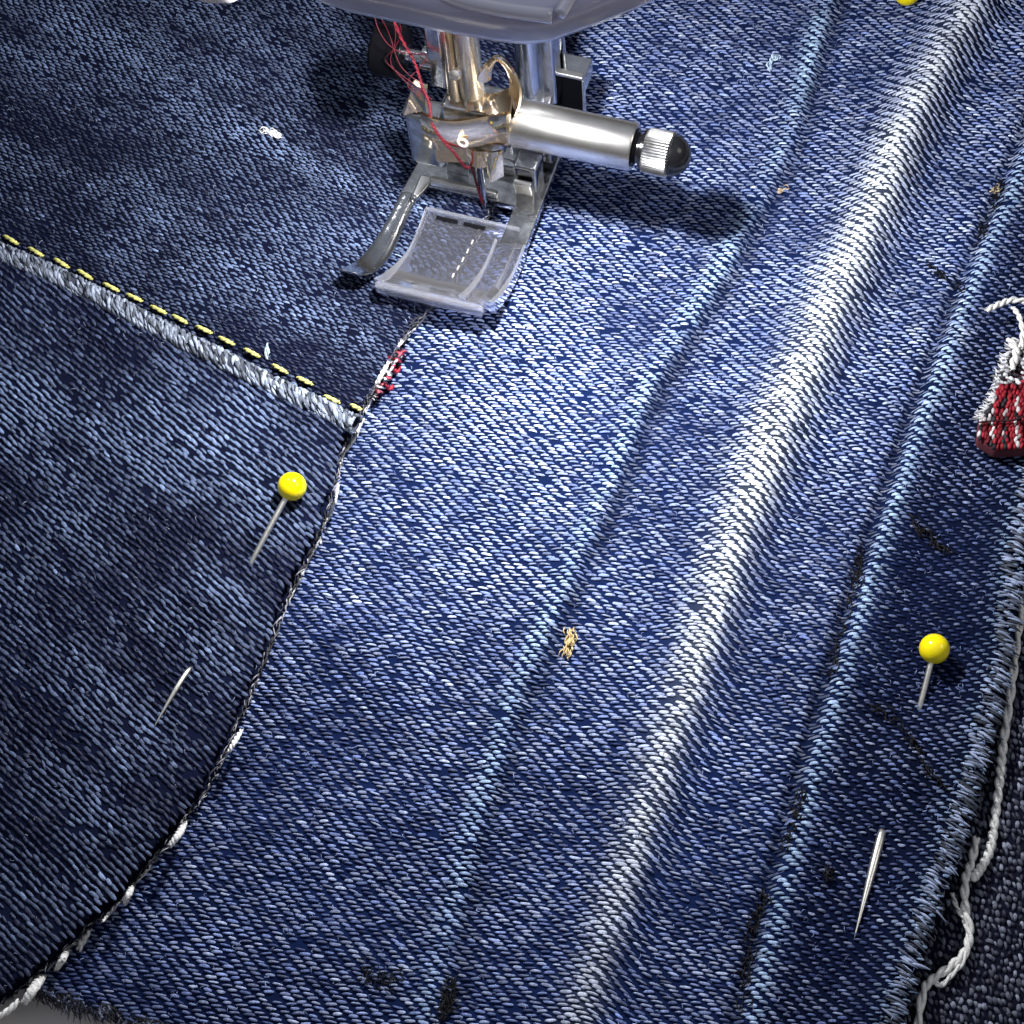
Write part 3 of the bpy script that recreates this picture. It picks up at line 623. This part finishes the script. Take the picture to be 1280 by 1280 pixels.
tray('guide_rail', .50, .60, cy[1:], cz[1:]+.10, .19, M['clear'], guide, .02, .12)
tray('guide_rail', .27, .31, cy[1:], cz[1:]+.085, .08, M['frost'], guide, .012, .12)
tray('guide_edge', -.615, -.583, cy, cz+.02, .12, M['frost'], guide, .01, .25)
tray('guide_edge', .602, .635, cy[1:], cz[1:]+.10, .20, M['frost'], guide, .01, .12)
box('guide_lip', -.60, .50, -.28, -.235, .205, .255, M['frost'], guide, .012)
box('guide_nose', -.74, .50, -1.51, -1.415, .29, .46, M['frost'], guide, .045)
for x in (-.45, -.13): box('guide_window', x, x+.25, -.345, -.305, .20, .225, M['black'], guide, .006)
for q, yy in enumerate(np.linspace(-.5, -1.0, 5)): box('guide_mark', .02+.02*q*-.6, .035+.02*q*-.6, yy-.04, yy+.02, np.interp(-yy, -cy, cz)+.002, np.interp(-yy, -cy, cz)+.006, M['mark'], guide, 0)
# needle
lathe('needle', [(0, .006), (.10, .025), (.22, .036), (.3, .030), (.34, .042), (1.3, .045), (1.35, .075), (2.2, .075)], (0, 0, .05), (0, 0, 3), M['chrome'], mc, 16)
# needle bar, threader bar
lathe('needle_bar', [(0, .10), (.02, .115), (4, .115)], (.045, 0, 1.9), (.045, 0, 5), M['steel'], mc, 28)
lathe('threader_bar', [(0, .07), (.02, .085), (4.0, .085)], (-.17, .02, 1.85), (-.17, .02, 5), M['warm'], mc, 28)
lathe('guide_pin', [(0, .02), (.01, .055), (.05, .065), (.09, .055), (.1, .02)], (-.06, -.12, 2.50), (-.06, -.22, 2.56), M['steel'], mc, 18)
def sheet(name, fn, nu, nv, m, parent, th=.035):
    V = [fn(i/(nu-1), j/(nv-1)) for i in range(nu) for j in range(nv)]; F = [(i*nv+j, (i+1)*nv+j, (i+1)*nv+j+1, i*nv+j+1) for i in range(nu-1) for j in range(nv-1)]
    o = pyobj(name, V, F, m, parent, smooth=True); s_ = o.modifiers.new('s', 'SOLIDIFY'); s_.thickness = th; s_.offset = 0
    e = o.modifiers.new('e', 'EDGE_SPLIT'); e.split_angle = math.radians(50); return o
clamp = box('needle_clamp', -.30, .36, -.15, .26, 1.30, 1.95, M['dsteel'], mc, .05)
sheet('clamp_band', lambda u, v: (-.40+.88*u+.03*(1-v)*(1-u), -.32+.09*math.cos(math.pi*(u-.1)*1.3)*-1+.10*(2*v-1)**2*.5-.02, (1.55+.07*u)*(1-v)+(2.08+.05*u-.10*math.sin(math.pi*u))*v), 22, 10, M['warm'], clamp, .045)
random.seed(5)
jx = [random.uniform(-.09, .09) for _ in range(12)]; jy = [random.uniform(-.06, .06) for _ in range(12)]
def lowb(u, v):
    k_ = u*7; i = int(min(k_, 6)); t_ = k_-i; yy_ = jx[i]*(1-t_)+jx[i+1]*t_; zz_ = jy[i]*(1-t_)+jy[i+1]*t_
    return (-.36+.76*u, -.30+yy_*(1-v)*1.2+.05*v, 1.19+.33*v+.02*u+zz_*(.4+.6*v))
sheet('lower_band', lowb, 22, 5, M['warm'], clamp, .03)
box('clamp_foot', -.36, -.05, -.10, .10, 1.0, 1.18, M['dsteel'], clamp, .03)
sheet('left_flange', lambda u, v: ((-.79+.23*u)*(1-v)+(-.60+.16*u)*v, -.03+.05*u+.07*math.sin(3*v+2*u), 1.52*(1-v)+2.10*v), 8, 10, M['warm'], clamp, .05)
box('flange_body', -.82, -.40, .02, .30, .62, 1.46, M['dsteel'], clamp, .06)
fc = bpy.data.curves.new('numeral', 'FONT'); fc.body = '6'; fc.size = .30; fc.extrude = .003; fc.align_x = 'CENTER'
tmp = bpy.data.objects.new('numeral', fc); COL.objects.link(tmp); bpy.context.view_layer.update()
me = bpy.data.meshes.new_from_object(tmp.evaluated_get(bpy.context.evaluated_depsgraph_get())); bpy.data.objects.remove(tmp)
num = bpy.data.objects.new('numeral', me); me.materials.clear(); me.materials.append(M['mark']); COL.objects.link(num); num.parent = clamp
num.location = (.03, -.405, 1.70); num.rotation_euler = (math.radians(80), math.radians(-6), 0)
# bent thread guide right of the needle bar
def guidefn(u, v):
    a = math.pi*(-.38+1.30*u); w_ = .13*(v-.5)
    return (.37+(.155+w_)*math.cos(a)*(1-.3*max(0, math.sin(a))), -.05-.08*v+.05*math.sin(5*u), 2.40+(.42+w_)*math.sin(a)+.03*math.sin(9*u+4*v))
sheet('thread_guide', guidefn, 26, 7, M['warm'], mc, .03)
sheet('guide_plate', lambda u, v: (.02+.46*u, -.20+.22*v, 2.02+.26*v*u+.04*math.sin(5*u+2*v)), 14, 6, M['warm'], mc, .03)
# clamp screw
AZ = 1.76
arm = lathe('clamp_screw', [(0, .10), (.0, .235), (.05, .25), (1.41, .25), (1.43, .235), (1.43, .1)], (.32, 0, AZ), (1.9, 0, AZ), M['steel'], mc, 40)
lathe('screw_neck', [(0, .15), (.02, .20), (.05, .15), (.07, .15), (.09, .205), (.12, .205), (.14, .16), (.2, .16)], (1.74, 0, AZ), (2.4, 0, AZ), M['black'], arm, 28)
lathe('knurled_knob', [(0, .16), (.0, .205), (.03, .225), (.26, .23), (.29, .19)], (1.86, 0, AZ), (2.4, 0, AZ), M['knurl'], arm, 96, lambda q, j: 1+(.035 if j % 2 else -.02))
lathe('knob_cap', [(0, .20), (.01, .22), (.06, .215), (.13, .17), (.18, .11), (.20, .05), (.202, .01)], (2.13, 0, AZ), (2.6, 0, AZ), M['black'], arm, 10)
# presser bar, ankle and lever behind
bar = lathe('presser_bar', [(0, .13), (.02, .16), (4.6, .16)], (.36, .85, .9), (.36, .85, 5), M['chrome'], mc, 28)
box('ankle', .10, .62, .62, 1.0, .30, 1.25, M['chrome'], mc, .05)
box('ankle_bracket', .50, .66, .74, .96, 1.2, 3.4, M['chrome'], mc, .03)
lv = box('foot_lever', .34, .86, 1.02, 1.40, 1.05, 1.28, M['chrome'], mc, .015)
box('lever_face', .50, .87, .97, 1.018, .85, 1.42, M['matte'], lv, .01)
box('lever_side', .30, .495, .97, 1.03, .85, 1.42, M['chrome'], lv, .01)
box('lever_edge', .29, .89, .95, 1.03, 1.425, 1.475, M['steel'], lv, .012)
box('lever_end', .872, .895, .96, 1.02, .90, 1.42, M['steel'], lv, .005)
lathe('lever_stem', [(0, .06), (3.6, .06)], (.58, 1.2, 1.2), (.48, 1.2, 5), M['chrome'], mc, 16)
# black thumb screw at the left
ts = lathe('thumb_screw', [(0, .12), (.0, .24), (.03, .27), (.29, .27), (.32, .24), (.32, .1)], (-1.08, .2, 2.22), (0, .2, 2.22), M['matte'], mc, 36, lambda q, j: 1+(.015 if j % 2 else 0))
lathe('screw_shaft', [(0, .11), (.06, .11), (.06, .06), (.22, .06), (.22, .12), (.34, .12), (.34, .07), (.5, .07)], (-.78, .2, 2.22), (0, .2, 2.22), M['chrome'], ts, 20)
box('screw_bracket', -.48, -.28, .10, .32, 1.9, 3.4, M['dsteel'], mc, .04)
# smoky head cover above, seen along its rounded lower edge
HZ = 6.3
hp = [(380, -14), (430, 5), (505, 21), (560, 32), (615, 42), (655, 46), (690, 42), (740, 24), (790, 5), (850, -24), (1100, -420), (150, -420), (300, -60)]
inv = lambda p: ((p-NEED) @ EX, (p-NEED) @ EY)
hd = prism('head_cover', [inv(W(x, y, HZ-.20)) for x, y in hp][::-1], HZ-.35, HZ, M['smoke'], mc, .10)
r1 = np.array([[*inv(W(x, y, HZ+.03)), HZ+.01] for x, y in [(520, -40), (560, -8), (620, 8), (690, 18)]]); tube('cover_rib', catmull(r1, 20), .06, M['ridge'], hd, 10)
r2 = np.array([[*inv(W(x, y, HZ+.03)), HZ+.01] for x, y in [(700, 16), (708, 2), (720, -20)]]); tube('cover_rib', catmull(r2, 12), .05, M['ridge'], hd, 10)
hb = [(228, -12), (240, 2), (262, 8), (290, 8), (304, 0), (310, -14), (320, -60), (220, -60)]
prism('head_casing', [inv(W(x, y, 5.3)) for x, y in hb][::-1], 5.3, 5.6, mat('casing_plastic', (.62, .58, .58), .4), mc, .06)

# red thread through the clamp to the needle
def Lg(pts): return np.array([G(*p) for p in pts])
rt_ = [(-.85, .15, 3.4), (-.72, .05, 2.75), (-.56, -.02, 2.4), (-.45, -.15, 2.2), (-.34, -.28, 2.12), (-.27, -.42, 1.98), (-.17, -.44, 1.78), (-.07, -.42, 1.58), (.0, -.36, 1.3), (-.03, -.14, 1.0), (-.035, -.05, .6), (-.01, -.03, .28), (0, .01, .15)]
st = ply(Lg(rt_), .013, 2, .12, n=150); tag(bundle('red_thread', st, [.011]*2, [(.08, .003, .010), (.11, .005, .014)], None), 'dark red sewing thread running down the clamp into the needle', 'thread')
random.seed(12); paths = []
for q in range(4):
    P = [(-.85+random.uniform(-.15, .1), .1+random.uniform(-.1, .1), 3.3), (-.75+random.uniform(-.18, .15), random.uniform(-.15, .2), 2.7), (-.62+random.uniform(-.18, .12), random.uniform(-.2, .1), 2.4), (-.5+random.uniform(-.12, .12), -.15, 2.22), (-.40+random.uniform(-.05, .05), -.22, 2.12)]
    paths.append(catmull(Lg([(a_+.05*math.sin(7*c_+q), b_, c_) for a_, b_, c_ in catmull(P, 14)]), 70))
tag(bundle('thread_tangle', paths, [.0055]*4, [(.05, .0015, .006)]*4, None), 'loose dark red thread tangle beside the black thumb screw', 'thread')
